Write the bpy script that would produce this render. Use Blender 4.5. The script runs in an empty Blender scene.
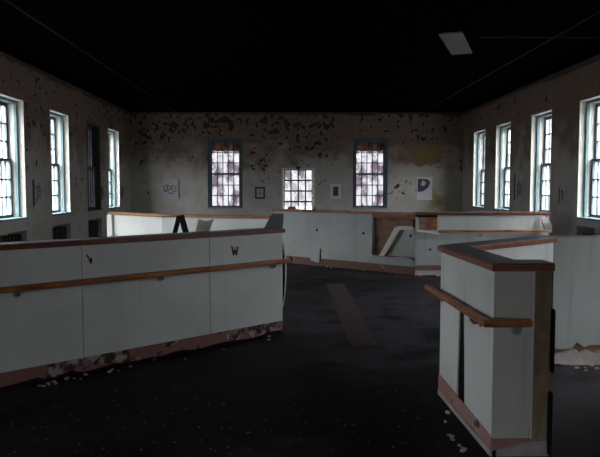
import bpy, bmesh, math, random
from mathutils import Vector, Matrix
random.seed(7)
sc = bpy.context.scene
COL = sc.collection
PI = math.pi

# ------------------------------------------------------------------ materials
class NT:
    def __init__(s, name):
        s.m = bpy.data.materials.new(name); s.m.use_nodes = True
        s.t = s.m.node_tree; s.t.nodes.clear()
        s.out = s.t.nodes.new('ShaderNodeOutputMaterial')
    def n(s, typ, **kw):
        nd = s.t.nodes.new(typ)
        for k, v in kw.items():
            if k.startswith('i_'):
                key = k[2:]
                key = int(key) if key.isdigit() else key.replace('_', ' ')
                nd.inputs[key].default_value = v
            else: setattr(nd, k, v)
        return nd
    def l(s, a, b): s.t.links.new(a, b)
    def co(s, scale=(1, 1, 1)):
        tc = s.n('ShaderNodeTexCoord'); mp = s.n('ShaderNodeMapping')
        mp.inputs['Scale'].default_value = scale
        s.l(tc.outputs['Object'], mp.inputs['Vector']); return mp.outputs[0]
    def noise(s, vec, scale, detail=4, rough=.55, dist=0):
        nd = s.n('ShaderNodeTexNoise'); nd.inputs['Scale'].default_value = scale
        nd.inputs['Detail'].default_value = detail; nd.inputs['Roughness'].default_value = rough
        nd.inputs['Distortion'].default_value = dist
        s.l(vec, nd.inputs['Vector']); return nd.outputs['Fac']
    def step(s, val, a, b):
        nd = s.n('ShaderNodeMapRange', interpolation_type='SMOOTHSTEP')
        nd.inputs['From Min'].default_value = a; nd.inputs['From Max'].default_value = b
        s.l(val, nd.inputs['Value']); return nd.outputs[0]
    def math(s, op, a, b=None, c=None):
        nd = s.n('ShaderNodeMath', operation=op)
        for i, x in enumerate((a, b, c)):
            if x is None: continue
            if hasattr(x, 'links'): s.l(x, nd.inputs[i])
            else: nd.inputs[i].default_value = x
        return nd.outputs[0]
    def mix(s, fac, a, b):
        nd = s.n('ShaderNodeMix', data_type='RGBA')
        for inp, x in ((nd.inputs[0], fac), (nd.inputs[6], a), (nd.inputs[7], b)):
            if hasattr(x, 'links'): s.l(x, inp)
            elif isinstance(x, tuple): inp.default_value = (*x, 1)
            else: inp.default_value = x
        return nd.outputs[2]
    def bsdf(s, color, rough=.7, spec=.3, bump=None, bstr=.3, bdist=.01, metallic=0):
        b = s.n('ShaderNodeBsdfPrincipled')
        if hasattr(color, 'links'): s.l(color, b.inputs['Base Color'])
        else: b.inputs['Base Color'].default_value = (*color, 1)
        if hasattr(rough, 'links'): s.l(rough, b.inputs['Roughness'])
        else: b.inputs['Roughness'].default_value = rough
        b.inputs['Specular IOR Level'].default_value = spec
        b.inputs['Metallic'].default_value = metallic
        if bump is not None:
            bp = s.n('ShaderNodeBump'); bp.inputs['Strength'].default_value = bstr
            bp.inputs['Distance'].default_value = bdist
            s.l(bump, bp.inputs['Height']); s.l(bp.outputs[0], b.inputs['Normal'])
        s.l(b.outputs[0], s.out.inputs[0]); return s.m

def mat_wall(name, green=None, peel=0.0):
    k = NT(name); v = k.co()
    geo = k.n('ShaderNodeTexCoord'); sp = k.n('ShaderNodeSeparateXYZ'); k.l(geo.outputs['Object'], sp.inputs[0])
    z = sp.outputs[2]
    big = k.noise(v, .8, 3); mid = k.noise(v, 1.6, 5, .6); fine = k.noise(v, 6.2, 4, .55, .3); grit = k.noise(v, 14, 4)
    col = k.mix(k.step(mid, .35, .7), (.36, .34, .31), (.45, .44, .41))
    # old brown distemper showing on the upper part, with a ragged edge
    up = k.step(k.math('ADD', z, k.math('MULTIPLY', k.math('SUBTRACT', mid, .5), 2.6)), 1.75, 2.75)
    col = k.mix(up, col, k.mix(fine, (.125, .082, .066), (.205, .150, .126)))
    # peeled flakes: dark mildew patches, mostly high on the wall, gathered in clusters
    dens = k.math('ADD', k.math('MULTIPLY', k.math('SUBTRACT', z, 2.35), .065), k.math('MULTIPLY', k.math('SUBTRACT', big, .5), .50))
    f = k.math('ADD', fine, k.math('SUBTRACT', dens, peel))
    halo = k.step(f, .575, .60); core = k.step(f, .605, .66)
    col = k.mix(k.math('MULTIPLY', halo, .4), col, (.27, .235, .19))
    col = k.mix(core, col, (.042, .027, .020))
    # small chips lower down
    chip = k.step(k.noise(v, 7.5, 5, .7), .69, .71)
    col = k.mix(chip, col, (.10, .09, .075))
    if green:
        d = k.n('ShaderNodeVectorMath', operation='DISTANCE'); k.l(geo.outputs['Object'], d.inputs[0]); d.inputs[1].default_value = green
        g = k.math('MULTIPLY', k.math('SUBTRACT', 1, k.step(d.outputs['Value'], .15, 1.1)), k.step(mid, .38, .6))
        col = k.mix(g, col, (.15, .14, .04))
    return k.bsdf(col, .8, .2, k.math('ADD', core, k.math('MULTIPLY', grit, .25)), .5, .006)

def mat_paint(name, a, b, blot=.012, rough=.55, pink=False):
    k = NT(name); v = k.co()
    n1 = k.noise(v, 1.3, 5, .6); n2 = k.noise(v, 5, 6, .65, .5); n3 = k.noise(v, 22, 3)
    col = k.mix(k.step(n1, .3, .7), a, b)
    col = k.mix(k.step(n2, .70, .74), col, (.12, .10, .09))
    v2 = k.co((9, 9, .5)); st = k.noise(v2, 1, 4)
    col = k.mix(k.math('MULTIPLY', k.step(st, .55, .8), .35), col, tuple(x * .6 for x in a))
    return k.bsdf(col, rough, .3, n3, .08, .004)

def mat_skirt(name, pinkc, torn=.56):
    k = NT(name); v = k.co()
    n1 = k.noise(v, 3.2, 6, .65); n2 = k.noise(v, 11, 5, .6)
    col = k.mix(n2, pinkc, tuple(x * .75 for x in pinkc))
    col = k.mix(k.step(n1, torn, torn + .03), col, k.mix(k.step(n2, .45, .6), (.05, .025, .02), (.33, .30, .28)))
    return k.bsdf(col, .8, .2, n2, .6, .01)

def mat_wood(name, a, b, scale=(2, 22, 22), rough=.38, spec=.45):
    k = NT(name); v = k.co(scale)
    n1 = k.noise(v, 1.6, 6, .6, 1.2); n2 = k.noise(k.co(), 2.5, 3)
    col = k.mix(k.step(n1, .30, .62), a, b)
    col = k.mix(k.math('MULTIPLY', k.step(n2, .5, .7), .6), col, tuple(x * .45 for x in a))
    return k.bsdf(col, rough, spec, n1, .15, .003)

def mat_plain(name, col, rough=.6, spec=.3, metallic=0, var=.25, scale=8):
    k = NT(name); n = k.noise(k.co(), scale, 5, .6)
    c = k.mix(n, tuple(x * (1 - var) for x in col), tuple(min(1, x * (1 + var)) for x in col))
    return k.bsdf(c, rough, spec, n, .15, .004, metallic)

def mat_floor():
    k = NT('floor dark tile'); v = k.co()
    tc = k.n('ShaderNodeTexCoord'); sp = k.n('ShaderNodeSeparateXYZ'); k.l(tc.outputs['Object'], sp.inputs[0])
    x, y = sp.outputs[0], sp.outputs[1]
    big = k.noise(v, .5, 4, .6); mid = k.noise(v, 2.2, 6, .65); fine = k.noise(v, 13, 5, .7)
    col = k.mix(k.step(mid, .35, .7), (.0015, .0013, .0016), (.012, .0105, .013))
    col = k.mix(k.step(big, .48, .66), col, (.034, .029, .031))
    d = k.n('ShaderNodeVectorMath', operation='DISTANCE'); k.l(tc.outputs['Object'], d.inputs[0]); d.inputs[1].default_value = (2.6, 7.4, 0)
    sheen = k.math('MULTIPLY', k.math('SUBTRACT', 1, k.step(d.outputs['Value'], 1.6, 3.9)), k.step(mid, .3, .6))
    col = k.mix(k.math('MULTIPLY', sheen, .8), col, (.085, .077, .097))  # bluish zone painted in for window light reflected off the floor
    wob = k.math('MULTIPLY', k.math('SUBTRACT', mid, .5), .10)
    xa = k.math('ADD', x, wob); ya = k.math('ADD', y, k.math('MULTIPLY', wob, 3))
    strip = k.math('MULTIPLY', k.math('MULTIPLY', k.step(xa, .56, .60), k.math('SUBTRACT', 1, k.step(xa, .84, .88))),
                   k.math('MULTIPLY', k.step(ya, 6.2, 6.35), k.math('SUBTRACT', 1, k.step(ya, 10.3, 10.5))))
    col = k.mix(k.math('MULTIPLY', strip, .6), col, (.12, .085, .085))
    col = k.mix(k.step(fine, .68, .71), col, (.16, .15, .17))
    col = k.mix(k.step(k.noise(v, 6, 5, .7), .62, .70), col, (.004, .003, .003))
    rough = k.math('ADD', .34, k.math('MULTIPLY', mid, .4))
    return k.bsdf(col, rough, .08, k.math('ADD', fine, mid), .35, .008)

def mat_glass(name, dirt, tints, off=0.0):
    """old window glass: clear where clean, milky and tinted where grimy"""
    k = NT(name)
    tc = k.n('ShaderNodeTexCoord'); mp = k.n('ShaderNodeMapping'); mp.inputs['Scale'].default_value = (3.2, 1, 1.6); mp.inputs['Location'].default_value = (off, off, off)
    k.l(tc.outputs['Object'], mp.inputs['Vector']); v = mp.outputs[0]
    n1 = k.noise(v, 1.5, 4, .6); n2 = k.noise(v, 3.0, 5, .65)
    col = k.mix(k.step(n2, .3, .7), tints[0], tints[1])
    tr = k.n('ShaderNodeBsdfTransparent'); tl = k.n('ShaderNodeBsdfTranslucent')
    k.l(col, tl.inputs['Color'])
    gl = k.n('ShaderNodeBsdfGlossy'); gl.inputs['Roughness'].default_value = .15
    m1 = k.n('ShaderNodeMixShader'); m2 = k.n('ShaderNodeMixShader')
    k.l(k.math('MULTIPLY', k.step(n1, .38, .60), dirt), m1.inputs[0])
    k.l(tr.outputs[0], m1.inputs[1]); k.l(tl.outputs[0], m1.inputs[2])
    m2.inputs[0].default_value = .04
    k.l(m1.outputs[0], m2.inputs[1]); k.l(gl.outputs[0], m2.inputs[2])
    k.l(m2.outputs[0], k.out.inputs[0]); return k.m

def mat_blind():
    k = NT('rust brown blind'); v = k.co((9, 1, 1.2)); n = k.noise(v, 1.5, 4)
    col = k.mix(k.step(n, .35, .65), (.15, .085, .062), (.22, .14, .11))
    tl = k.n('ShaderNodeBsdfTranslucent'); df = k.n('ShaderNodeBsdfDiffuse'); m = k.n('ShaderNodeMixShader')
    k.l(col, tl.inputs[0]); k.l(col, df.inputs[0]); m.inputs[0].default_value = .55
    k.l(df.outputs[0], m.inputs[1]); k.l(tl.outputs[0], m.inputs[2]); k.l(m.outputs[0], k.out.inputs[0]); return k.m

M = {}
M['wall'] = mat_wall('peeling wall')
M['wall_back'] = mat_wall('peeling wall stained', (9.55, 0, 1.05))
M['wall_right'] = mat_wall('peeling wall with few marks', None, .085)
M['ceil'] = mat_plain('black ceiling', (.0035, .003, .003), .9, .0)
M['bar'] = mat_plain('ceiling grid metal', (.022, .02, .02), .7, .2)
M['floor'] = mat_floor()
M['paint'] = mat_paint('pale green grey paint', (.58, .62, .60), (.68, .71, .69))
M['paint_shade'] = mat_paint('shaded green grey paint', (.54, .56, .52), (.60, .62, .58))  # darker copy of the pale paint, for the shaded front face
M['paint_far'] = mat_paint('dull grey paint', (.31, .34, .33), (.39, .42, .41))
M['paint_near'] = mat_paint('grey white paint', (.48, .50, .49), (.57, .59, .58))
M['wood_cap'] = mat_wood('dark red brown wood', (.12, .024, .007), (.27, .075, .022))
M['pink'] = mat_skirt('pink skirting', (.42, .24, .22))
M['pinkdirty'] = mat_skirt('dirty pink skirting', (.20, .12, .105), .60)
M['redbase'] = mat_skirt('torn red base', (.24, .12, .11), .50)
M['wood'] = mat_wood('varnished wood', (.15, .038, .010), (.37, .135, .035))
M['woodred'] = mat_wood('red brown wood', (.085, .016, .006), (.17, .036, .014))
M['woodlight'] = mat_wood('ochre wood', (.26, .115, .035), (.42, .20, .065))
M['captop'] = mat_plain('dust and sky grey cap', (.15, .155, .17), .45, .4, 0, .3, 6)  # dust grey with the sky's reflection painted into the cap top
M['ply'] = mat_wood('bare board', (.20, .15, .095), (.31, .25, .17), (6, 6, 2), .8, .2)
M['fibre'] = mat_wood('brown fibre board', (.17, .095, .065), (.27, .165, .12), (3, 3, 3), .9, .1)
M['dark'] = mat_plain('dark cavity', (.012, .010, .009), .9, .1)
M['iron'] = mat_plain('rusty iron', (.025, .018, .015), .7, .3, 0, .5)
M['steel'] = mat_plain('dull steel', (.30, .32, .34), .35, .5, .8)
M['plaster'] = mat_plain('broken plaster', (.40, .38, .35), .9, .1, 0, .4, 12)
M['flake'] = mat_plain('dull flakes', (.10, .095, .10), .9, .1, 0, .6, 3)
M['teal'] = mat_plain('teal window paint', (.13, .22, .24), .55, .3, 0, .3, 14)
M['tealdark'] = mat_plain('dark teal paint', (.055, .085, .10), .55, .3, 0, .3, 14)
M['white'] = mat_plain('chalky white paint', (.62, .61, .57), .7, .2, 0, .15, 10)
M['brownframe'] = mat_plain('dark brown frame', (.055, .045, .042), .7, .2)
M['paper'] = mat_plain('grey paper', (.40, .41, .43), .9, .1, 0, .25, 5)
M['paperwhite'] = mat_plain('white paper', (.55, .55, .58), .9, .1, 0, .15, 5)
M['ink'] = mat_plain('grey ink', (.08, .09, .11), .9, .1)
M['purple'] = mat_plain('violet print', (.075, .06, .11), .8, .1, 0, .6, 6)
M['blue'] = mat_plain('dark blue print', (.05, .055, .09), .8, .1, 0, .4, 16)
M['yellow'] = mat_plain('ochre paint', (.19, .145, .06), .85, .1, 0, .45, 7)
M['redmark'] = mat_plain('dark red mark', (.07, .018, .02), .8, .1)
M['red'] = mat_plain('brick red', (.22, .05, .03), .7, .2)
M['lamp'] = mat_plain('lamp cover', (.17, .17, .17), .5, .3, 0, .05)
M['glass'] = mat_glass('window glass', .22, ((.86, .88, .92), (.95, .96, .97)))
M['glass_back'] = mat_glass('blotchy glass', 1.0, ((.10, .085, .12), (.30, .27, .30)), 2.3)
M['glass_door'] = mat_glass('door glass', .9, ((.16, .16, .19), (.36, .35, .36)), 5.1)
M['glass_dim'] = mat_glass('grimy glass', 1.0, ((.050, .052, .058), (.085, .087, .094)), 1.1)
for nd in M['glass_dim'].node_tree.nodes:
    if nd.type == 'MAP_RANGE' and abs(nd.inputs['From Min'].default_value - .38) < 1e-4:
        nd.inputs['From Min'].default_value = -.2; nd.inputs['From Max'].default_value = .1
M['blind'] = mat_blind()
M['ground'] = mat_plain('pale ground', (.10, .10, .09), .9, .1)

# ------------------------------------------------------------------ helpers
def link(name, bm, m, parent=None, loc=(0, 0, 0), rz=0, smooth=False, bevel=0):
    bmesh.ops.recalc_face_normals(bm, faces=bm.faces[:])
    me = bpy.data.meshes.new(name); bm.to_mesh(me); bm.free()
    me.materials.append(m)
    if smooth:
        for p in me.polygons: p.use_smooth = True
    o = bpy.data.objects.new(name, me); COL.objects.link(o)
    o.location = loc; o.rotation_euler = (0, 0, rz)
    if parent: o.parent = parent
    if bevel:
        b = o.modifiers.new('bevel', 'BEVEL'); b.width = bevel; b.segments = 2; b.limit_method = 'ANGLE'
    return o
def empty(name, loc=(0, 0, 0), rz=0):
    o = bpy.data.objects.new(name, None); COL.objects.link(o); o.location = loc; o.rotation_euler = (0, 0, rz)
    o.empty_display_size = .1; return o
def tag(o, label=None, cat=None, group=None, kind=None):
    if label: o['label'] = label
    if cat: o['category'] = cat
    if group: o['group'] = group
    if kind: o['kind'] = kind
    return o
def box(bm, x0, x1, y0, y1, z0, z1):
    v = [bm.verts.new(p) for p in ((x0, y0, z0), (x1, y0, z0), (x1, y1, z0), (x0, y1, z0), (x0, y0, z1), (x1, y0, z1), (x1, y1, z1), (x0, y1, z1))]
    for f in ((0, 3, 2, 1), (4, 5, 6, 7), (0, 1, 5, 4), (1, 2, 6, 5), (2, 3, 7, 6), (3, 0, 4, 7)): bm.faces.new([v[i] for i in f])
def bmbox(*a):
    bm = bmesh.new(); box(bm, *a); return bm
def prism_xz(bm, pts, y0, y1):
    """polygon in local x,z extruded along y"""
    a = [bm.verts.new((x, y0, z)) for x, z in pts]; b = [bm.verts.new((x, y1, z)) for x, z in pts]
    bm.faces.new(a); bm.faces.new(b[::-1]); n = len(pts)
    for i in range(n): bm.faces.new((a[i], b[i], b[(i + 1) % n], a[(i + 1) % n]))
def prism_xy(bm, pts, z0, z1):
    a = [bm.verts.new((x, y, z0)) for x, y in pts]; b = [bm.verts.new((x, y, z1)) for x, y in pts]
    bm.faces.new(a[::-1]); bm.faces.new(b); n = len(pts)
    for i in range(n): bm.faces.new((a[i], a[(i + 1) % n], b[(i + 1) % n], b[i]))
def tube(bm, pts, r, seg=8):
    rings = []
    pts = [Vector(p) for p in pts]
    for i, p in enumerate(pts):
        d = (pts[min(i + 1, len(pts) - 1)] - pts[max(i - 1, 0)]).normalized()
        u = d.cross(Vector((0, 0, 1)))
        if u.length < .01: u = d.cross(Vector((1, 0, 0)))
        u.normalize(); w = d.cross(u)
        rings.append([bm.verts.new(p + u * r * math.cos(2 * PI * k / seg) + w * r * math.sin(2 * PI * k / seg)) for k in range(seg)])
    for a, b in zip(rings, rings[1:]):
        for k in range(seg): bm.faces.new((a[k], a[(k + 1) % seg], b[(k + 1) % seg], b[k]))
    bm.faces.new(rings[0]); bm.faces.new(rings[-1][::-1])
def offset(path, d):
    """polyline moved d to its left, mitred"""
    P = [Vector(p) for p in path]; out = []
    for i, p in enumerate(P):
        ns = []
        for a, b in ((i - 1, i), (i, i + 1)):
            if a >= 0 and b < len(P):
                t = (P[b] - P[a]).normalized(); ns.append(Vector((-t.y, t.x)))
        n = sum(ns, Vector((0, 0)))
        if len(ns) == 2: n = n / (1 + ns[0].dot(ns[1]))
        out.append(p + n * d)
    return out
def strip(bm, path, d0, d1, z0, z1):
    a = offset(path, d0); b = offset(path, d1)
    for i in range(len(path) - 1):
        prism_xy(bm, [a[i], a[i + 1], b[i + 1], b[i]], z0, z1)
    bmesh.ops.remove_doubles(bm, verts=bm.verts[:], dist=1e-5)
    seen = {}
    for f in bm.faces[:]:
        key = tuple(sorted(v.index for v in f.verts)); 
    bm.verts.index_update()
    for f in bm.faces[:]:
        seen.setdefault(tuple(sorted(v.index for v in f.verts)), []).append(f)
    for fs in seen.values():
        if len(fs) > 1: bmesh.ops.delete(bm, geom=fs, context='FACES_ONLY')
def bmstrip(*a):
    bm = bmesh.new(); strip(bm, *a); return bm
def copy_tree(o, parent=None):
    c = o.copy(); COL.objects.link(c)
    if parent: c.parent = parent
    for ch in list(o.children): copy_tree(ch, c)
    return c

# ------------------------------------------------------------------ room shell
XL, XR, YB, YF, ZC = -4.58, 5.0, 18.8, -9.0, 3.69
TH = .42
def wall(name, L, holes, niches, m, loc, rz):
    """wall in the local x,z plane, outward = +y; holes and niches are x0,x1,z0,z1"""
    bm = bmesh.new(); allh = holes + niches
    xs = sorted({0, L, *[h[0] for h in allh], *[h[1] for h in allh]}); zs = sorted({0, ZC, *[h[2] for h in allh], *[h[3] for h in allh]})
    def solid(i, j):
        if i < 0 or j < 0 or i >= len(xs) - 1 or j >= len(zs) - 1: return False
        cx, cz = (xs[i] + xs[i + 1]) / 2, (zs[j] + zs[j + 1]) / 2
        return not any(h[0] < cx < h[1] and h[2] < cz < h[3] for h in allh)
    def q(*p): bm.faces.new([bm.verts.new(c) for c in p])
    for i in range(len(xs) - 1):
        for j in range(len(zs) - 1):
            if not solid(i, j): continue
            x0, x1, z0, z1 = xs[i], xs[i + 1], zs[j], zs[j + 1]
            q((x0, 0, z0), (x1, 0, z0), (x1, 0, z1), (x0, 0, z1)); q((x1, TH, z0), (x0, TH, z0), (x0, TH, z1), (x1, TH, z1))
            if not solid(i - 1, j): q((x0, TH, z0), (x0, 0, z0), (x0, 0, z1), (x0, TH, z1))
            if not solid(i + 1, j): q((x1, 0, z0), (x1, TH, z0), (x1, TH, z1), (x1, 0, z1))
            if not solid(i, j - 1): q((x0, TH, z0), (x1, TH, z0), (x1, 0, z0), (x0, 0, z0))
            if not solid(i, j + 1): q((x0, 0, z1), (x1, 0, z1), (x1, TH, z1), (x0, TH, z1))
    for h in niches: box(bm, h[0], h[1], TH - .1, TH, h[2], h[3])
    bmesh.ops.remove_doubles(bm, verts=bm.verts[:], dist=1e-5)
    return tag(link(name, bm, m, None, loc, rz), kind='structure')

W2 = .52          # half width of a window opening
SILL, HEAD = 1.0, 3.03
left_y = [4.1, 6.3, 8.5, 10.83, 13.1, 15.33, 17.05]  # nearest ones are out of view; the first is added for light
right_y = [4.1, 6.3, 8.45, 10.72, 12.96, 15.27, 17.18]  # first one likewise out of view, added to light the right side
# left wall: local x = +Y, outward = -X
wall('wall_left', YB - YF, [(y - W2 - YF, y + W2 - YF, SILL, HEAD) for y in left_y],
     [(y - W2 - YF, y + W2 - YF, .08, .80) for y in left_y[3:6]], M['wall'], (XL, YF, 0), PI / 2)
# right wall: local x = -Y, outward = +X
wall('wall_right', YB - YF, [(YB - y - W2, YB - y + W2, SILL, HEAD) for y in right_y],
     [(YB - y - W2, YB - y + W2, .08, .88) for y in right_y[3:5]], M['wall_right'], (XR, YB, 0), -PI / 2)
BW = [(-1.868, .50), (2.32, .50)]
wall('wall_back', XR - XL + 2 * TH, [(c - h - XL + TH, c + h - XL + TH, .93, 2.95) for c, h in BW] + [(-.24 - XL + TH, .72 - XL + TH, 0, 2.10)], [],
     M['wall_back'], (XL - TH, YB, 0), 0)
FW_FILL = [-3.0, -.9, 1.2, 3.3]  # unseen windows added behind the camera to brighten the room
wall('wall_front', XR - XL + 2 * TH, [(XR + TH - c - .6, XR + TH - c + .6, SILL, HEAD) for c in FW_FILL], [], M['wall'], (XR + TH, YF, 0), PI)  # unseen wall, set far back so its added windows light evenly
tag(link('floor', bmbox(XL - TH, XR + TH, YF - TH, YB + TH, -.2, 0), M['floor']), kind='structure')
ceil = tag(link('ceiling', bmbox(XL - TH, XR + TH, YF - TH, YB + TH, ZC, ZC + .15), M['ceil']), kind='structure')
for x0, x1, y0, y1 in ((-3.261, -3.249, YF, YB), (3.774, 3.786, YF, YB), (2.72, 4.99, 9.388, 9.402)):
    link('grid_bar', bmbox(x0, x1, y0, y1, ZC - .012, ZC), M['bar'], ceil)
# ragged trim board under the ceiling
def cornice(name, L, loc, rz):
    bm = bmesh.new(); x = 0
    while x < L:
        w = min(random.uniform(.5, 1.6), L - x)
        h = random.choice((.05, .06, .07, .10))
        box(bm, x, x + w, -.02, 0, ZC - h, ZC); x += w
    tag(link(name, bm, M['brownframe'], None, loc, rz), kind='structure')
cornice('trim_1', XR - XL, (XL, YB, 0), 0); cornice('trim_2', YB - YF - .05, (XL, YF, 0), PI / 2); cornice('trim_3', YB - YF - .05, (XR, YB - .03, 0), -PI / 2)
# open ground outside
tag(link('ground', bmbox(-60, 60, -40, 80, -.9, -.8), M['ground']), kind='structure')

# ------------------------------------------------------------------ windows
def sash(name, root, x0, x1, z0, z1, y0, y1, cols, rows, m, rail=.05, mun=.022, mglass=None):
    bm = bmesh.new()
    box(bm, x0, x0 + rail, y0, y1, z0, z1); box(bm, x1 - rail, x1, y0, y1, z0, z1)
    box(bm, x0 + rail, x1 - rail, y0, y1, z0, z0 + rail); box(bm, x0 + rail, x1 - rail, y0, y1, z1 - rail, z1)
    a0, a1, c0, c1 = x0 + rail, x1 - rail, z0 + rail, z1 - rail
    for i in range(1, cols):
        x = a0 + (a1 - a0) * i / cols; box(bm, x - mun / 2, x + mun / 2, y0 + .005, y1 - .005, c0, c1)
    for j in range(1, rows):
        z = c0 + (c1 - c0) * j / rows; box(bm, a0, a1, y0 + .006, y1 - .006, z - mun / 2, z + mun / 2)
    s = link(name, bm, m, root)
    g = bmesh.new(); ym = (y0 + y1) / 2; box(g, a0, a1, ym - .002, ym + .002, c0, c1)
    link('glass', g, mglass, s)
    return s
def window(n, loc, rz, half, z0, z1, rev, style):
    """rev = how far the frame sits back in the wall; style = side, back or dark"""
    r = tag(empty('window_%d' % n, loc, rz), kind='structure')
    fm = {'side': M['teal'], 'back': M['tealdark'], 'dark': M['brownframe']}[style]
    sm = {'side': M['tealdark'], 'back': M['tealdark'], 'dark': M['brownframe']}[style]
    gm = {'side': M['glass'], 'back': M['glass_back'], 'dark': M['glass_dim']}[style]
    fw = .06; d0, d1 = rev, rev + .20
    bm = bmesh.new()
    for s in (-1, 1):
        xa, xb = sorted((s * half, s * (half - fw)))
        box(bm, xa, xb, d0, d0 + .045, z0, z1); box(bm, xa, xb, d1 - .05, d1, z0, z1)
    for (a, b) in ((d0, d0 + .045), (d1 - .05, d1)): box(bm, -half + fw, half - fw, a, b, z1 - fw, z1)
    link('window_frame', bm, fm, r)
    bm = bmesh.new()
    for s in (-1, 1):
        xa, xb = sorted((s * half, s * (half - fw * .75))); box(bm, xa, xb, d0 + .045, d1 - .05, z0, z1)
    box(bm, -half + fw, half - fw, d0 + .045, d1 - .05, z1 - fw * .75, z1)
    link('sash_channel', bm, M['white'] if style != 'dark' else M['brownframe'], r)
    if style == 'side':                     # white plastered lining of the reveal
        bm = bmesh.new()
        for s in (-1, 1):
            xa, xb = sorted((s * half, s * (half - .012))); box(bm, xa, xb, -.004, d0, z0, z1)
        box(bm, -half, half, -.004, d0, z1 - .012, z1)
        link('reveal_lining', bm, M['white'], r)
    zm = (z0 + z1) / 2 - .01
    ia, ib = -half + fw, half - fw
    sash('upper_sash', r, ia, ib, zm - .025, z1 - fw, d1 - .05, d1 - .01, 5, 3, sm, mglass=gm)
    sash('lower_sash', r, ia, ib, z0 + .03, zm + .025, d1 - .10, d1 - .055, 5, 3, sm, mglass=gm)
    bm = bmesh.new(); box(bm, -half, half, -.035, d1, z0, z0 + .03)
    link('window_sill', bm, M['teal'] if style != 'dark' else M['brownframe'], r)
    # daylight sampling aid: the opening itself is marked as a portal
    l = bpy.data.lights.new('portal', 'AREA'); l.shape = 'RECTANGLE'; l.size = half * 2; l.size_y = z1 - z0
    l.cycles.is_portal = True
    lo = bpy.data.objects.new('window_portal', l); COL.objects.link(lo)
    lo.matrix_world = Matrix.Translation(loc) @ Matrix.Rotation(rz, 4, 'Z') @ Matrix.Translation((0, TH + .01, (z0 + z1) / 2)) @ Matrix.Rotation(-PI / 2, 4, 'X')
    return r
n = 1
for c in FW_FILL:
    window(n, (c, YF, 0), PI, .6, SILL, HEAD, .10, 'side'); n += 1  # added fill windows, out of view
for y in left_y:
    dk = abs(y - 15.33) < .01
    window(n, (XL, y, 0), PI / 2, W2, SILL, HEAD, .0 if dk else .10, 'dark' if dk else 'side'); n += 1
for y in right_y:
    window(n, (XR, y, 0), -PI / 2, W2, SILL, HEAD, .10, 'side'); n += 1
for i, (c, h) in enumerate(BW):
    w = window(n, (c, YB, 0), 0, h, .93, 2.95, .02, 'back'); n += 1
    b = tag(link('roller_blind', bmbox(-h + .03, h - .03, .235, .239, 2.58, 2.93), M['blind'], None, (c, YB, 0)),
        ['rust brown strip of blind across the top of the left back window', 'rust brown strip of blind across the top of the right back window'][i], 'blind', 'brown blinds in the back windows')

# glazed door in the back wall
dr = tag(empty('door_1', (.24, YB, 0)), kind='structure')
bm = bmesh.new()
for s in (-1, 1):
    a, b = sorted((s * .48, s * .425)); box(bm, a, b, 0, .16, 0, 2.10)
box(bm, -.425, .425, 0, .16, 2.05, 2.10)
link('door_frame', bm, M['white'], dr)
bm = bmesh.new(); box(bm, -.42, .42, .05, .09, 0, .82); link('door_panel', bm, M['white'], dr)
bm = bmesh.new()
cols, rows, z0, z1, x0, x1 = 4, 4, .82, 2.05, -.42, .42
box(bm, x0, x0 + .03, .05, .09, z0, z1); box(bm, x1 - .03, x1, .05, .09, z0, z1)
for i in range(1, cols):
    x = x0 + (x1 - x0) * i / cols; box(bm, x - .018, x + .018, .055, .085, z0, z1)
for j in range(rows + 1):
    z = z0 + (z1 - z0) * j / rows; box(bm, x0 + .03, x1 - .03, .052, .088, z - .02, min(z + .02, 2.05))
s = link('glazing_bars', bm, M['brownframe'], dr)
link('glass', bmbox(x0 + .03, x1 - .03, .068, .072, z0, z1), M['glass_door'], s)
link('door_catch', bmbox(-.06, .05, -.03, 0, 2.06, 2.14), M['iron'], dr)
l = bpy.data.lights.new('portal', 'AREA'); l.shape = 'RECTANGLE'; l.size = .84; l.size_y = 1.23; l.cycles.is_portal = True
lo = bpy.data.objects.new('door_portal', l); COL.objects.link(lo)
lo.matrix_world = Matrix.Translation((.24, YB + TH, 1.43)) @ Matrix.Rotation(-PI / 2, 4, 'X')

# ------------------------------------------------------------------ radiators in the niches
def make_radiator():
    r = empty('radiator')
    for i in range(7):
        x = -.42 + .14 * i
        bm = bmesh.new()
        prism_xz(bm, [(x - .05, .05), (x + .05, .05), (x + .05, .60), (x + .025, .66), (x - .025, .66), (x - .05, .60)], .06, .22)
        link('radiator_section', bm, M['iron'], r, bevel=.012)
    bm = bmesh.new(); box(bm, -.47, .47, .11, .17, .10, .16); box(bm, -.47, .47, .11, .17, .52, .58); link('header_pipe', bm, M['iron'], r)
    for x in (-.42, .42): link('radiator_foot', bmbox(x - .02, x + .02, .08, .20, 0, .05), M['iron'], r)
    return r
rad = make_radiator()
rl = ['rusty dark radiator in the niche under the nearest left wall window', 'rusty dark radiator in the niche under the second left wall window', 'rusty dark radiator in the niche under the grimy dark framed left window',
      'rusty dark radiator in the niche under the nearest right wall window', 'rusty dark radiator in the niche under the right wall window behind the torn paper']
for i, (x, y, rz) in enumerate([(XL, left_y[3], PI / 2), (XL, left_y[4], PI / 2), (XL, left_y[5], PI / 2), (XR, right_y[3], -PI / 2), (XR, right_y[4], -PI / 2)]):
    o = rad if i == 0 else copy_tree(rad)
    o.location = (x, y, .08); o.rotation_euler = (0, 0, rz)
    tag(o, rl[i], 'radiator', 'old radiators under the side windows')

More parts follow.
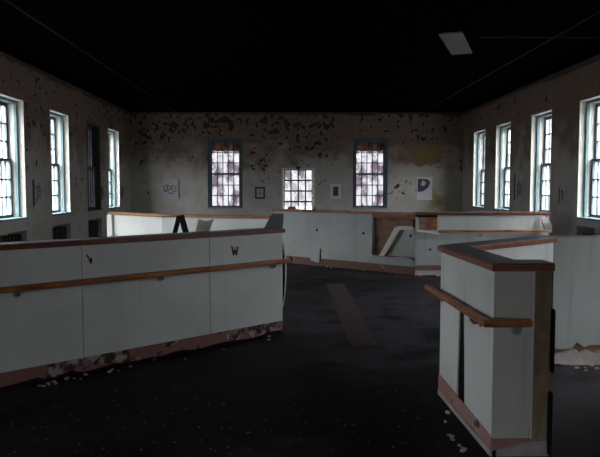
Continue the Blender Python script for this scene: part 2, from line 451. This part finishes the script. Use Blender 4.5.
# ------------------------------------------------------------------ half-height partitions
def local(path, root):                        # world path to a thing's own coordinates
    return [(p[0] - root.location.x, p[1] - root.location.y) for p in path]
def cap(root, path, d0, d1, z0, z1, mw=None, mt=None, top=True):
    link('cap_rail', bmstrip(path, d0, d1, z0, z1), mw or M['wood_cap'], root, bevel=.005)
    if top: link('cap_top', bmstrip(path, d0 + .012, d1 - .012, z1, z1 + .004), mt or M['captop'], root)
def bracket(rail, p, nrm, z):
    """small steel handrail bracket: wall plate, curved arm; p = point on the wall face, nrm towards the room"""
    bm = bmesh.new(); P = Vector((p[0], p[1], z)); N = Vector((nrm[0], nrm[1], 0)); up = Vector((0, 0, 1))
    tube(bm, [P, P + N * .012], .028, 12)
    tube(bm, [P + N * .012, P + N * .045 - up * .004, P + N * .066 + up * .02, P + N * .068 + up * .05], .009, 8)
    link('rail_bracket', bm, M['steel'], rail, smooth=False)

# 1. near left partition, diagonal
P0 = (-4.56, 2.826); P1 = (-.086, 6.83)
r = tag(empty('room_divider', (P0[0], P0[1], 0), math.atan2(P1[1] - P0[1], P1[0] - P0[0])),
        'long white diagonal half wall on the left with handrail and brown wooden cap', 'divider')
L = math.dist(P0, P1)
def s_of(x): return (x - P0[0]) / (P1[0] - P0[0]) * L
link('wall_core', bmbox(0, L, .012, .16, 0, 1.07), M['dark'], r)
js = [0, s_of(-3.3), s_of(-1.72), s_of(-.771), L]
for a, b in zip(js, js[1:]): link('wall_panel', bmbox(a + .003, b - .003 + (.003 if b == L else 0), 0, .0115, .10, 1.068), M['paint_near'], r)
link('wall_panel', bmbox(0, L - .16, .1605, .172, .0, 1.068), M['paint_near'], r)
link('end_panel', bmbox(L, L + .008, 0, .16, .10, 1.068), M['paint_near'], r)
# skirting band: pink with a torn lower edge
bm = bmesh.new(); pts = []; x = 0
while x < L: pts.append((x, .012 + random.uniform(0, .03))); x += random.uniform(.05, .16)
pts = [(0, .125)] + pts + [(L, .02), (L, .135)]
prism_xz(bm, pts, -.006, .011); link('skirting', bm, M['redbase'], r)['label'] = 'dull red skirting band with torn lower edge'
link('cap_rail', bmbox(-.02, L + .03, -.025, .185, 1.07, 1.112), M['woodred'], r, bevel=.005)
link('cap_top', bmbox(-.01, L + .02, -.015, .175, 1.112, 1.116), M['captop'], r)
rail = link('handrail', bmbox(0, L + .045, -.095, -.052, .752, .800), M['wood'], r, bevel=.012)
for x in (-3.3, -2.112, -1.176, -.188): bracket(rail, (s_of(x), 0), (0, -1), .725)
# scrawled red W with two strokes above
bm = bmesh.new(); sx = s_of(-.545); zc = .915; 
def stroke(bm, pts, w, y0=-.003, y1=0):
    for (a, b) in zip(pts, pts[1:]):
        a = Vector(a); b = Vector(b); d = (b - a).normalized(); nn = Vector((-d.y, d.x)) * w / 2
        prism_xz(bm, [a - nn, b - nn, b + nn, a + nn], y0, y1)
stroke(bm, [(sx - .038, zc + .04), (sx - .02, zc - .04), (sx - .002, zc + .02), (sx + .016, zc - .04), (sx + .036, zc + .045)], .017)
stroke(bm, [(sx - .045, zc + .055), (sx - .03, zc + .03)], .015); stroke(bm, [(sx - .014, zc + .03), (sx + .012, zc + .035)], .008)
link('painted_mark', bm, M['redmark'], r)['label'] = 'dark red scrawled letter W'
bm = bmesh.new(); sx = s_of(-1.667)
prism_xz(bm, [(sx - .03, .995), (sx - .015, .985), (sx - .004, .955), (sx + .016, .965), (sx + .022, .935), (sx + .008, .905), (sx - .006, .925), (sx - .012, .95), (sx - .028, .975)], -.0025, 0)
link('splatter', bm, M['redmark'], r)['label'] = 'dark red splash'

# 2. return wall running back along the passage
r = tag(empty('room_divider', (-.10, 7.03, 0)), 'narrow white half wall seen end-on running back beside the passage', 'divider')
pth = [(0, 0), (-.02, 3.6)]                       # direction +Y: its left is -X
link('wall_core', bmstrip(pth, 0, .16, 0, 1.07), M['dark'], r)
link('wall_panel', bmstrip([(-.002, .42), (-.02, 3.6)], -.010, -.0005, .0, 1.068), M['paint'], r)
link('wall_panel', bmstrip([(0, .1), (-.02, 3.6)], .1605, .17, .0, 1.068), M['paint'], r)
link('cap_rail', bmstrip(pth, -.02, .18, 1.07, 1.112), M['woodred'], r, bevel=.005)
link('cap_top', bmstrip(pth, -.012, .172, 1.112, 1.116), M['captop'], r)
link('gap_shade', bmbox(.0, .034, .06, .36, .28, .90), M['dark'], r)  # solid dark block stands in for the shade behind the loose panel
bm = bmesh.new(); N = 14; ring = []
for i in range(N + 1):
    t = i / N; z = .24 + .72 * t; x = .012 + .036 * math.sin(PI * t) ** .8
    ring.append([bm.verts.new((x + dx, y, z)) for dx, y in ((0, .03), (.012, .03), (.012, .40), (0, .40))])
for a, b in zip(ring, ring[1:]):
    for k in range(4): bm.faces.new((a[k], a[(k + 1) % 4], b[(k + 1) % 4], b[k]))
bm.faces.new(ring[0][::-1]); bm.faces.new(ring[-1])
link('loose_panel', bm, M['white'], r)['label'] = 'white panel strip bowing away from the wall'

# 3. far left partition seen over the near one
r = tag(empty('room_divider', (-3.3, 11.9, 0)), 'far left white half wall with ochre cap below the drawing sheet', 'divider')
pth = local([(-3.3, 11.9), (-2.15, 10.9), (-.31, 10.13)], r)
link('wall_core', bmstrip(pth, 0, .16, 0, 1.05), M['paint'], r)
cap(r, pth, -.02, .18, 1.05, 1.092, M['woodlight'])
ea = math.atan2(-1.0, 1.15); bm = bmbox(0, .15, -.05, -.001, 0, 1.05); bm.transform(Matrix.Rotation(ea, 4, 'Z')); link('added_post', bm, M['paint'], r)  # made-up post imitating a lit wall end and the shadow beside it

# 4. centre partition with the broken hole
A, B = (-.34, 13.53), (2.196, 11.362)
L = math.dist(A, B); ang = math.atan2(B[1] - A[1], B[0] - A[0])
r = tag(empty('room_divider', (A[0], A[1], 0), ang), 'white half wall across the middle with a broken brown hole', 'divider')
def sc_(x): return (x - A[0]) / (B[0] - A[0]) * L
h0 = sc_(1.512)
link('wall_core', bmbox(0, L, .10, .18, 0, 1.05), M['fibre'], r)['label'] = 'brown fibre board core'
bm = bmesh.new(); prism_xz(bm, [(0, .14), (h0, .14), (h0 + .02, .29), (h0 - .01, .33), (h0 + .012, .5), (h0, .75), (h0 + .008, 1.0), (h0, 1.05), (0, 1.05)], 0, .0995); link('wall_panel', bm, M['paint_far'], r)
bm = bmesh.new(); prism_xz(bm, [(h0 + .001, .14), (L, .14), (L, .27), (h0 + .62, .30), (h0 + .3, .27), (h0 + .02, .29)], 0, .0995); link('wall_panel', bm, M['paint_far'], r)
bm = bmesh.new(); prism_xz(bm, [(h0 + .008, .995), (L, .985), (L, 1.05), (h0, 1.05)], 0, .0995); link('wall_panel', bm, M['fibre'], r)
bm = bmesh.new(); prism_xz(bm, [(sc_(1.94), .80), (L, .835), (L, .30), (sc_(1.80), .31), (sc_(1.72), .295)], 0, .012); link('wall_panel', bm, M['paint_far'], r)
link('skirting', bmbox(0, L, -.012, .0995, .0, .145), M['pinkdirty'], r)['label'] = 'dirty pink torn base strip'
link('cap_rail', bmbox(-.02, L + .0, -.03, .20, 1.05, 1.092), M['wood'], r, bevel=.005)
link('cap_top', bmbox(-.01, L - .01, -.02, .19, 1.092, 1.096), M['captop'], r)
for x, z in ((.53, .70), (1.37, .69), (2.13, .69)):
    bm = bmesh.new(); tube(bm, [(sc_(x), -.004, z), (sc_(x), .001, z)], .026, 10); link('anchor_hole', bm, M['dark'], r)
# paint peeling off as a white triangle low on the left
bm = bmesh.new(); a = sc_(.34); b = sc_(.60)
v = [bm.verts.new(p) for p in ((a, -.004, .10), (b, -.03, .30), (b - .02, -.03, .06), (a, -.001, .10), (b, -.018, .30), (b - .02, -.012, .06))]
for f in ((0, 2, 1), (3, 4, 5), (0, 1, 4, 3), (1, 2, 5, 4), (2, 0, 3, 5)): bm.faces.new([v[i] for i in f])
link('peeling_flap', bm, M['paint_far'], r)
link('dark_gap', bmbox(b - .012, b + .012, -.008, .0, .10, .34), M['dark'], r)
# broken sheet tipped out of the hole
t = tag(empty('drywall_sheet', (A[0], A[1], 0), ang), 'broken white wallboard sheet tipped out of the brown hole', 'wallboard')
bm = bmesh.new()
pa, pb, pc, pd = (sc_(1.66), .30), (sc_(1.735), .30), (sc_(1.99), .80), (sc_(1.91), .83)
prism_xz(bm, [pa, pb, pc, pd], -.06, -.045); link('sheet_edge', bm, M['white'], t)
bm = bmesh.new(); prism_xz(bm, [pd, (pc[0] + .01, .79), (L - .01, .80), (L - .01, .86), (pd[0] + .10, .86)], -.065, -.048); link('sheet_fold', bm, M['white'], t)
bm = bmesh.new(); prism_xz(bm, [(pb[0] + .004, .30), (pb[0] + .05, .295), (pc[0] + .05, .785), (pc[0] + .004, .79)], -.03, -.013); link('sheet_shade', bm, M['fibre'], t)  # brown strip painted in as the shadow side of the sheet

# 5. right hand continuation of the centre partition
r = tag(empty('room_divider', (2.2, 11.36, 0), math.atan2(.14, 2.4)), 'far white half wall on the right with handrail, below the violet print', 'divider')
L = 2.42
link('wall_core', bmbox(0, L, .012, .18, 0, 1.06), M['dark'], r)
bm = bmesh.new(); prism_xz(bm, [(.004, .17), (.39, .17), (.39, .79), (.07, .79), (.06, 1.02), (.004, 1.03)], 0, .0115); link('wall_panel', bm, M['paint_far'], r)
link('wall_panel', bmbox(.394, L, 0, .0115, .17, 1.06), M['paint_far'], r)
link('exposed_board', bmbox(.07, .385, .004, .0115, .79, 1.02), M['fibre'], r)['label'] = 'brown exposed board patch'
link('exposed_stud', bmbox(.27, .385, -.01, .004, .80, 1.01), M['wood'], r)
link('skirting', bmbox(0, L, -.008, .0115, .08, .168), M['pinkdirty'], r); link('floor_strip', bmbox(0, L, -.03, .0115, 0, .078), M['plaster'], r)
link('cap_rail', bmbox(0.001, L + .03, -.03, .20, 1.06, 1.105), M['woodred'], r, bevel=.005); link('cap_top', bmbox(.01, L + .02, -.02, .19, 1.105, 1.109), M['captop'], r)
rail = link('handrail', bmbox(.39, L - .08, -.10, -.05, .755, .80), M['wood'], r, bevel=.012)
for x in (1.17, 2.1): bracket(rail, (x, 0), (0, -1), .69)
bm = bmesh.new(); prism_xz(bm, [(.02, .775), (.40, .715), (.40, .745), (.02, .81)], -.10, -.06); link('rail_end', bm, M['white'], r)['label'] = 'pale broken rail end'
bm = bmesh.new(); tube(bm, [(.27, -.004, .45), (.27, .001, .45)], .022, 10); link('anchor_hole', bm, M['dark'], r)
# torn paper hanging at the wall's right end
t = tag(empty('torn_paper', (4.50, 11.46, 0)), 'strip of torn white paper hanging at the end of the far right half wall', 'paper')
bm = bmesh.new(); rows_ = []
for i, (xa, xb, z, y) in enumerate(((.0, .03, 1.05, -.03), (-.04, .05, .99, -.05), (-.05, .09, .92, -.075), (-.02, .12, .86, -.07), (.0, .13, .80, -.05), (.03, .12, .74, -.045))):
    rows_.append([bm.verts.new((xa, y, z)), bm.verts.new((xb, y - .02, z))])
for a, b in zip(rows_, rows_[1:]): bm.faces.new((a[0], a[1], b[1], b[0]))
bmesh.ops.solidify(bm, geom=bm.faces[:], thickness=.004)
link('paper_strip', bm, M['paperwhite'], t)
bm = bmesh.new(); tube(bm, [(-.045, -.06, .99), (-.055, -.085, .92), (-.025, -.08, .86), (0, -.06, .79)], .009, 6); link('torn_edge', bm, M['woodred'], t)

# 6. right foreground partition, U-shaped in plan
r = tag(empty('room_divider', (1.158, 3.64, 0)), 'white half wall in the right foreground with dark gap, handrail and angled cap', 'divider')
Pw = [(2.20, 5.71), (1.12, 4.78), (1.162, 3.64), (1.495, 3.64)]; pth = local(Pw, r)
HT = 1.075
link('wall_core', bmstrip(pth, .012, .15, 0, HT), M['dark'], r)
# sheets on the outer left face; the seam has opened into a dark gap
e = (Vector(pth[2]) - Vector(pth[1])); Lf = e.length; e.normalize()
def face_sheet(name, pts, m, a=0.0, b=.0115):
    """polygon in (s from the back corner, z) laid on the long left face"""
    bm = bmesh.new(); nl = Vector((-e.y, e.x))
    va = []; vb = []
    for s, z in pts:
        q = Vector(pth[1]) + e * s
        va.append(bm.verts.new((*(q + nl * a), z))); vb.append(bm.verts.new((*(q + nl * b), z)))
    bm.faces.new(va); bm.faces.new(vb[::-1]); n_ = len(pts)
    for i in range(n_): bm.faces.new((va[i], vb[i], vb[(i + 1) % n_], va[(i + 1) % n_]))
    return link(name, bm, m, r)
def sy(y): return (4.78 - y) / (4.78 - 3.64) * Lf
face_sheet('wall_panel', [(0, .08), (sy(4.34), .08), (sy(4.335), .25), (sy(4.315), .45), (sy(4.30), .74), (sy(4.245), .80), (sy(4.245), HT), (0, HT)], M['paint'])
face_sheet('wall_panel', [(sy(4.165), .10), (Lf, .10), (Lf, HT), (sy(4.24), HT), (sy(4.24), .80), (sy(4.21), .74), (sy(4.185), .45)], M['paint'])
# pink skirting along the left face with a torn foot
pts = [(0, .15), (Lf, .115)]; s = Lf; foot = []
while s > 0: foot.append((s, .02 + random.uniform(0, .03))); s -= random.uniform(.04, .1)
face_sheet('skirting', pts + foot + [(0, .06)], M['pink'], -.008, 0)['label'] = 'pink skirting with torn foot'
face_sheet('base_strip', [(0, .045), (Lf * .4, .03), (Lf, .035), (Lf, 0), (0, 0)], M['plaster'], -.012, .0)
# front face
link('front_panel', bmbox(0, .214, .0, .0115, .10, HT), M['paint_shade'], r)
link('edge_trim', bmbox(.2145, .231, -.004, .0115, .10, HT), M['white'], r)
link('bare_board', bmbox(.2315, .33, .003, .0115, .09, HT), M['ply'], r)['label'] = 'bare brown board with stains'
bm = bmesh.new(); prism_xz(bm, [(0, .035), (.214, .088), (.222, .105), (0, .105)], -.010, .0); link('skirting', bm, M['pink'], r)
link('base_strip', bmbox(.03, .33, -.004, .0115, 0, .089), M['plaster'], r)
# inner faces
link('inner_panel', bmstrip(pth, .1505, .162, 0, HT), M['paint'], r)
link('end_panel', bmbox(.3335, .3395, .004, .16, 0, HT), M['ply'], r)
cap(r, pth, -.025, .185, HT, HT + .042)
hr = [Vector(pth[1]) + (Vector(pth[1]) - Vector(pth[2])).normalized() * .15, Vector(pth[2]), Vector((.195, 0))]
rail = link('handrail', bmstrip(hr, -.088, -.044, .768, .812), M['wood'], r, bevel=.012)
nl = -Vector((-e.y, e.x))
for y in (4.72, 3.86):
    q = Vector(pth[1]) + e * sy(y); bracket(rail, q, nl, .735)
bracket(rail, (.13, 0), (0, -1), .735)

# black edging strip low on that wall's right end; the upper one is painted-in shade
for (z0, z1, dx), lb in zip(((.02, .385, .0), (.50, .86, .004)), ('lower black edging strip on the end of the right foreground half wall', 'upper black strip put in for the shade below the cap end of the right foreground half wall')):
    bm = bmesh.new(); prism_xz(bm, [(-.008, z0), (.008, z0), (.008, z1 - .012), (.003, z1), (-.004, z1), (-.008, z1 - .012)], -.012, .016)
    tag(link('edging_and_shade_strip', bm, M['dark'], None, (1.158 + .328 + dx, 3.617, 0)), lb, 'strip', 'black edging strips')

# 7. plain white wall at far right of the foreground
P0, P1 = (2.262, 5.56), (4.95, 5.72)
L = math.dist(P0, P1)
r = tag(empty('room_divider', (*P0, 0), math.atan2(P1[1] - P0[1], P1[0] - P0[0])), 'plain grey white half wall at the right edge with torn base', 'divider')
link('wall_core', bmbox(0, L, .03, .13, 0, 1.105), M['fibre'], r)
bm = bmesh.new(); pts = [(0, 1.115), (0, .15)]; x = .06
while x < L: pts.append((x, .165 + random.uniform(-.03, .035))); x += random.uniform(.03, .09)
pts += [(L, .16), (L, 1.115)]
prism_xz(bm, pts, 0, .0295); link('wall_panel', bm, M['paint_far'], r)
bm = bmesh.new(); pts = [(.0, .02), (.0, .07)]; x = .04
while x < L: pts.append((x, .085 + .03 * math.sin(x * 5) + random.uniform(-.025, .025))); x += random.uniform(.03, .08)
pts += [(L, .0), (.2, .0)]
prism_xz(bm, pts, -.035, .02); link('torn_base', bm, M['plaster'], r)['label'] = 'torn white plaster base'
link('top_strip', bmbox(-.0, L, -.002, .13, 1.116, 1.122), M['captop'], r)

# ------------------------------------------------------------------ things behind the near left partition
t = tag(empty('folding_board', (-1.63, 9.65, 0)), 'dark A-shaped folding board standing behind the left half wall', 'board')
for sgn in (-1, 1):
    bm = bmesh.new(); prism_xz(bm, [(sgn * .004, 1.13), (sgn * (.02 if sgn < 0 else .032), 1.13), (sgn * (.31 if sgn < 0 else .33), 0), (sgn * .285, 0)], -.18, .18); link('board_panel', bm, M['dark'], t)
bm = bmesh.new(); tube(bm, [(0, -.18, 1.125), (0, .18, 1.125)], .012, 8); link('hinge', bm, M['iron'], t)
t = empty('drywall_sheet', (-1.37, 9.98, 0)); tag(t, 'pale torn wallboard piece leaning beside the dark folding board', 'wallboard')
bm = bmesh.new(); prism_xz(bm, [(-.17, 0), (.12, 0), (.10, .85), (.20, 1.06), (.09, 1.03), (-.03, 1.06), (-.10, .80)], -.01, .01); link('sheet_face', bm, M['plaster'], t)
bm = bmesh.new(); prism_xz(bm, [(.10, .85), (.115, .85), (.215, 1.07), (.20, 1.06)], -.03, .012); link('curled_edge', bm, M['white'], t)

# small things on the caps
bm = bmesh.new(); box(bm, -.07, .07, -.045, .045, 0, .035); box(bm, -.05, .06, -.03, .04, .035, .055)
tag(link('brick_piece', bm, M['red'], None, (.03, 13.32, 1.096), math.atan2(-2.168, 2.536)), 'small red lump on the centre cap below the glazed door', 'brick')
bm = bmesh.new(); box(bm, -.035, .035, -.03, .03, 0, .02); box(bm, -.012, .012, -.012, .012, .02, .075)
tag(link('metal_bracket', bm, M['iron'], None, (.485, 12.93, 1.096), 0), 'small dark metal stub on the centre cap right of the glazed door', 'bracket')

# ------------------------------------------------------------------ pictures and papers on the walls
def poly_strokes(bm, n, x0, x1, z0, z1, w, y=-.014):
    for _ in range(n):
        p = [(random.uniform(x0, x1), random.uniform(z0, z1)) for _ in range(3)]
        stroke(bm, p, w, y, y + .003)
t = tag(empty('hanging_drawing', (-3.44, YB, 1.205)), 'grey drawing sheet with black scribble on the back wall left of the left window', 'drawing')
link('sheet', bmbox(-.235, .235, -.011, -.001, 0, .57), M['paper'], t)
bm = bmesh.new()
for c, q, ra, a0, a1 in ((-.10, .31, .09, .6, 4.6), (-.02, .34, .07, 2.0, 6.6), (.07, .30, .08, -.5, 3.0), (.12, .27, .06, 2.8, 6.2), (-.14, .26, .05, 3.4, 7.4), (.02, .26, .10, 3.6, 5.4)):
    stroke(bm, [(c + ra * math.cos(a0 + (a1 - a0) * t_ / 7), q + ra * math.sin(a0 + (a1 - a0) * t_ / 7)) for t_ in range(8)], .022, -.014, -.011)
link('scribble', bm, M['ink'], t)
link('dark_edge', bmbox(.235, .26, -.016, -.001, 0, .57), M['brownframe'], t)
def picture(name, lab, cat, loc, rz, w, h, mf, mi, fw=.03, deco=None):
    t = tag(empty(name, loc, rz), lab, cat)
    bm = bmesh.new(); a = w / 2
    for x0, x1, z0, z1 in ((-a, -a + fw, 0, h), (a - fw, a, 0, h), (-a + fw, a - fw, 0, fw), (-a + fw, a - fw, h - fw, h)): box(bm, x0, x1, -.02, -.001, z0, z1)
    link('picture_frame', bm, mf, t); link('print', bmbox(-a + fw, a - fw, -.009, -.001, fw, h - fw), mi, t)
    if deco:
        bm = bmesh.new(); deco(bm); link('print_detail', bm, M['ink'], t)
    return t
picture('framed_picture', 'small dark blue framed picture right of the left back window', 'picture', (-.865, YB, 1.21), 0, .29, .34, M['blue'], M['paper'], .05, lambda b: (stroke(b, [(-.08, .16), (.08, .16)], .02, -.012, -.009), stroke(b, [(0, .07), (0, .27)], .02, -.012, -.009)))
picture('framed_picture', 'pale grey framed picture left of the right back window', 'picture', (1.32, YB, 1.21), 0, .32, .43, M['paperwhite'], M['blue'], .085, lambda b: stroke(b, [(-.06, .26), (.06, .26)], .04, -.012, -.009))
t = tag(empty('wall_print', (3.895, YB, 1.174)), 'violet and white print on the back wall below the ochre square', 'print')
link('sheet', bmbox(-.222, .222, -.010, -.001, 0, .665), M['paperwhite'], t)
bm = bmesh.new(); prism_xz(bm, [(-.20, .22), (-.02, .26), (.12, .38), (.16, .52), (.08, .60), (-.20, .62)], -.013, -.010); link('printed_shape', bm, M['purple'], t)
bm = bmesh.new(); prism_xz(bm, [(-.12, .44), (-.02, .40), (.05, .50), (-.06, .58)], -.016, -.013); link('printed_light', bm, M['paper'], t)
bm = bmesh.new(); prism_xz(bm, [(-.38, .1), (-.2, .02), (-.12, .08), (.05, .12), (.1, .05), (.2, .13), (.38, .15), (.38, .66), (-.38, .64)], -.008, -.001)
t = link('wall_panel', bm, M['yellow'], None, (3.955, YB, 2.10)); tag(t, 'ochre yellow square panel on the back wall above the violet print', 'panel')
bm = bmesh.new(); prism_xz(bm, [(-.22, .40), (-.05, .30), (.10, .36), (.14, .48), (-.02, .54), (-.14, .52)], -.011, -.008); link('worn_patch', bm, M['fibre'], t)
def wall_sheet(lab, x, y, rz, z0, w, h, dark):
    t = tag(empty('wall_notice', (x, y, z0), rz), lab, 'notice')
    link('sheet', bmbox(-w / 2, w / 2, -.012, -.001, 0, h), M['paper'], t)
    bm = bmesh.new(); box(bm, -w / 2 - dark, -w / 2, -.02, -.001, 0, h); poly_strokes(bm, 5, -w * .35, w * .35, h * .1, h * .9, .018, -.015); link('dark_marks', bm, M['ink'], t)
wall_sheet('grey notice with dark marks between the two nearest left windows', XL, 11.91, PI / 2, 1.22, .40, .46, .06)
wall_sheet('narrow grey notice between the grimy left window and the farthest left window', XL, 15.98, PI / 2, 1.24, .18, .34, .02)
wall_sheet('narrow grey notice on the left wall beside the back corner', XL, 17.85, PI / 2, 1.22, .16, .36, .02)
wall_sheet('tall grey notice between the second and third right wall windows', XR, 14.1, -PI / 2, 1.26, .50, .58, .06)
wall_sheet('small grey notice with dark marks between the two nearest right windows', XR, 11.83, -PI / 2, 1.25, .26, .29, .03)

# ------------------------------------------------------------------ ceiling light
a = math.atan2(1.372, .523)
t = tag(empty('ceiling_light', (2.49, 9.83, ZC), a), 'pale rectangular light panel on the black ceiling', 'ceiling light')
bm = bmesh.new(); box(bm, -.74, .74, -.16, -.145, -.02, 0); box(bm, -.74, .74, .145, .16, -.02, 0); box(bm, -.74, -.725, -.145, .145, -.02, 0); box(bm, .725, .74, -.145, .145, -.02, 0)
link('light_housing', bm, M['lamp'], t); link('diffuser', bmbox(-.725, .725, -.145, .145, -.018, -.010), M['lamp'], t)

# ------------------------------------------------------------------ rubble
def chunk(seed):
    rr = random.Random(seed); bm = bmesh.new(); bmesh.ops.create_icosphere(bm, subdivisions=1, radius=1)
    for v in bm.verts: v.co *= rr.uniform(.65, 1.2); v.co.z *= .45
    return bm
protos = []
spots = []
d = Vector((.745, .667)); nr = Vector((.667, -.745))
for i in range(15):      # below the near left wall, thickest at its left end
    u = abs(random.gauss(0, .38)); p = Vector((-2.0, 5.12)) + d * (u - .05) + nr * random.uniform(.05, .17); spots.append((p, random.uniform(.012, .032), 'broken plaster lump at the foot of the long left half wall'))
for i in range(5):
    p = Vector((-2.0, 5.12)) + d * random.uniform(1., 2.5) + nr * random.uniform(.04, .22); spots.append((p, random.uniform(.012, .03), 'broken plaster lump at the foot of the long left half wall'))
for i in range(9):
    p = Vector((1.11 - random.uniform(.03, .12), random.uniform(3.7, 4.6))); spots.append((p, random.uniform(.012, .03), 'plaster crumb below the right foreground half wall'))
for i in range(8):
    p = Vector((2.27, 5.56)) + Vector((.998, .06)) * random.uniform(.05, .6) + Vector((.06, -.998)) * random.uniform(.06, .25); spots.append((p, random.uniform(.015, .04), 'plaster lump below the torn wall at the right edge'))
for i in range(10):
    p = Vector((random.uniform(.0, 4.3), 0)); p.y = (13.2 - .854 * p.x if p.x < 2.2 else 11.35) - random.uniform(.08, .35); spots.append((p, random.uniform(.02, .05), 'plaster lump along the foot of the centre half wall'))
for i, (p, s, lb) in enumerate(spots):
    if i < 4:
        o = link('plaster_lump', chunk(i), M['plaster']); protos.append(o)
    else:
        o = protos[i % 4].copy(); COL.objects.link(o)
    o.location = (p.x, p.y, s * .42); o.scale = (s, s * random.uniform(.6, 1), s); o.rotation_euler = (0, 0, random.uniform(0, 6))
    tag(o, lb, 'rubble', lb.replace('lump', 'lumps').replace('crumb', 'crumbs'))
bm = bmesh.new()
for i in range(700):
    y = random.uniform(2.2, 11) if i % 2 else random.uniform(2.4, 5)
    x = random.uniform(-.5, .5) * y * 1.0 + .1
    if 1.0 < x < 2.6 and 3.5 < y < 7: continue
    if y > 4.4 + 0.895 * (x + 2.22) + .3 and x < 0: continue
    if y > 5.7 and x > 2.2: continue
    s = random.uniform(.003, .010) if random.random() < .95 else random.uniform(.010, .018)
    a = random.uniform(0, 6); n_ = random.choice((4, 5))
    pts = [(x + s * random.uniform(.5, 1.2) * math.cos(a + k * 2 * PI / n_), y + s * random.uniform(.5, 1.2) * math.sin(a + k * 2 * PI / n_)) for k in range(n_)]
    prism_xy(bm, pts, .0, random.uniform(.002, .006))
tag(link('paint_flakes', bm, M['flake']), 'fine pale paint flakes scattered over the dark floor', 'debris', None, 'stuff')

# ------------------------------------------------------------------ daylight, camera
SKY, SUNSIDE = 3.2, 5.2
w = bpy.data.worlds.new('overcast'); sc.world = w; w.use_nodes = True
nt = w.node_tree; nt.nodes.clear()
out = nt.nodes.new('ShaderNodeOutputWorld'); bg = nt.nodes.new('ShaderNodeBackground')
tc = nt.nodes.new('ShaderNodeTexCoord'); spx = nt.nodes.new('ShaderNodeSeparateXYZ'); rmp = nt.nodes.new('ShaderNodeValToRGB')
nt.links.new(tc.outputs['Generated'], spx.inputs[0]); nt.links.new(spx.outputs[2], rmp.inputs[0])
# hazy overcast sky: dull at the horizon, much brighter overhead, brightest towards the hidden sun behind the viewer
for p, c in ((0, .07), (.13, .09), (.28, .40), (1, .6)):
    e_ = rmp.color_ramp.elements.new(p); e_.color = (c * .96, c * .99, c * 1.03, 1)
rmp.color_ramp.elements.remove(rmp.color_ramp.elements[0]); rmp.color_ramp.elements.remove(rmp.color_ramp.elements[len(rmp.color_ramp.elements) - 1])
mr = nt.nodes.new('ShaderNodeMapRange'); mr.interpolation_type = 'SMOOTHSTEP'
mr.inputs['From Min'].default_value = -.72; mr.inputs['From Max'].default_value = .45; mr.inputs['To Min'].default_value = SKY; mr.inputs['To Max'].default_value = SKY * SUNSIDE
dt = nt.nodes.new('ShaderNodeVectorMath'); dt.operation = 'DOT_PRODUCT'; dt.inputs[1].default_value = (-.30, -.954, 0)
nt.links.new(tc.outputs['Generated'], dt.inputs[0]); nt.links.new(dt.outputs['Value'], mr.inputs[0]); nt.links.new(mr.outputs[0], bg.inputs[1])
nt.links.new(rmp.outputs[0], bg.inputs[0])
nt.links.new(bg.outputs[0], out.inputs[0])

cam = bpy.data.cameras.new('camera'); co = bpy.data.objects.new('camera', cam); COL.objects.link(co)
cam.sensor_width = 36; cam.lens = 39; cam.clip_start = .05; cam.clip_end = 300
pitch = math.atan(41.5 / 650); yaw = math.atan(10 / 650)
co.location = (0, 0, 1.55); co.rotation_euler = (PI / 2 - pitch, 0, -yaw)
sc.camera = co
sc.view_settings.view_transform = 'Standard'; sc.view_settings.look = 'None'; sc.view_settings.gamma = 1
sc.view_settings.exposure = 2.1
sc.cycles.max_bounces = 10; sc.cycles.diffuse_bounces = 6; sc.cycles.transparent_max_bounces = 16
sc.cycles.use_denoising = True
sc.cycles.sample_clamp_indirect = 6
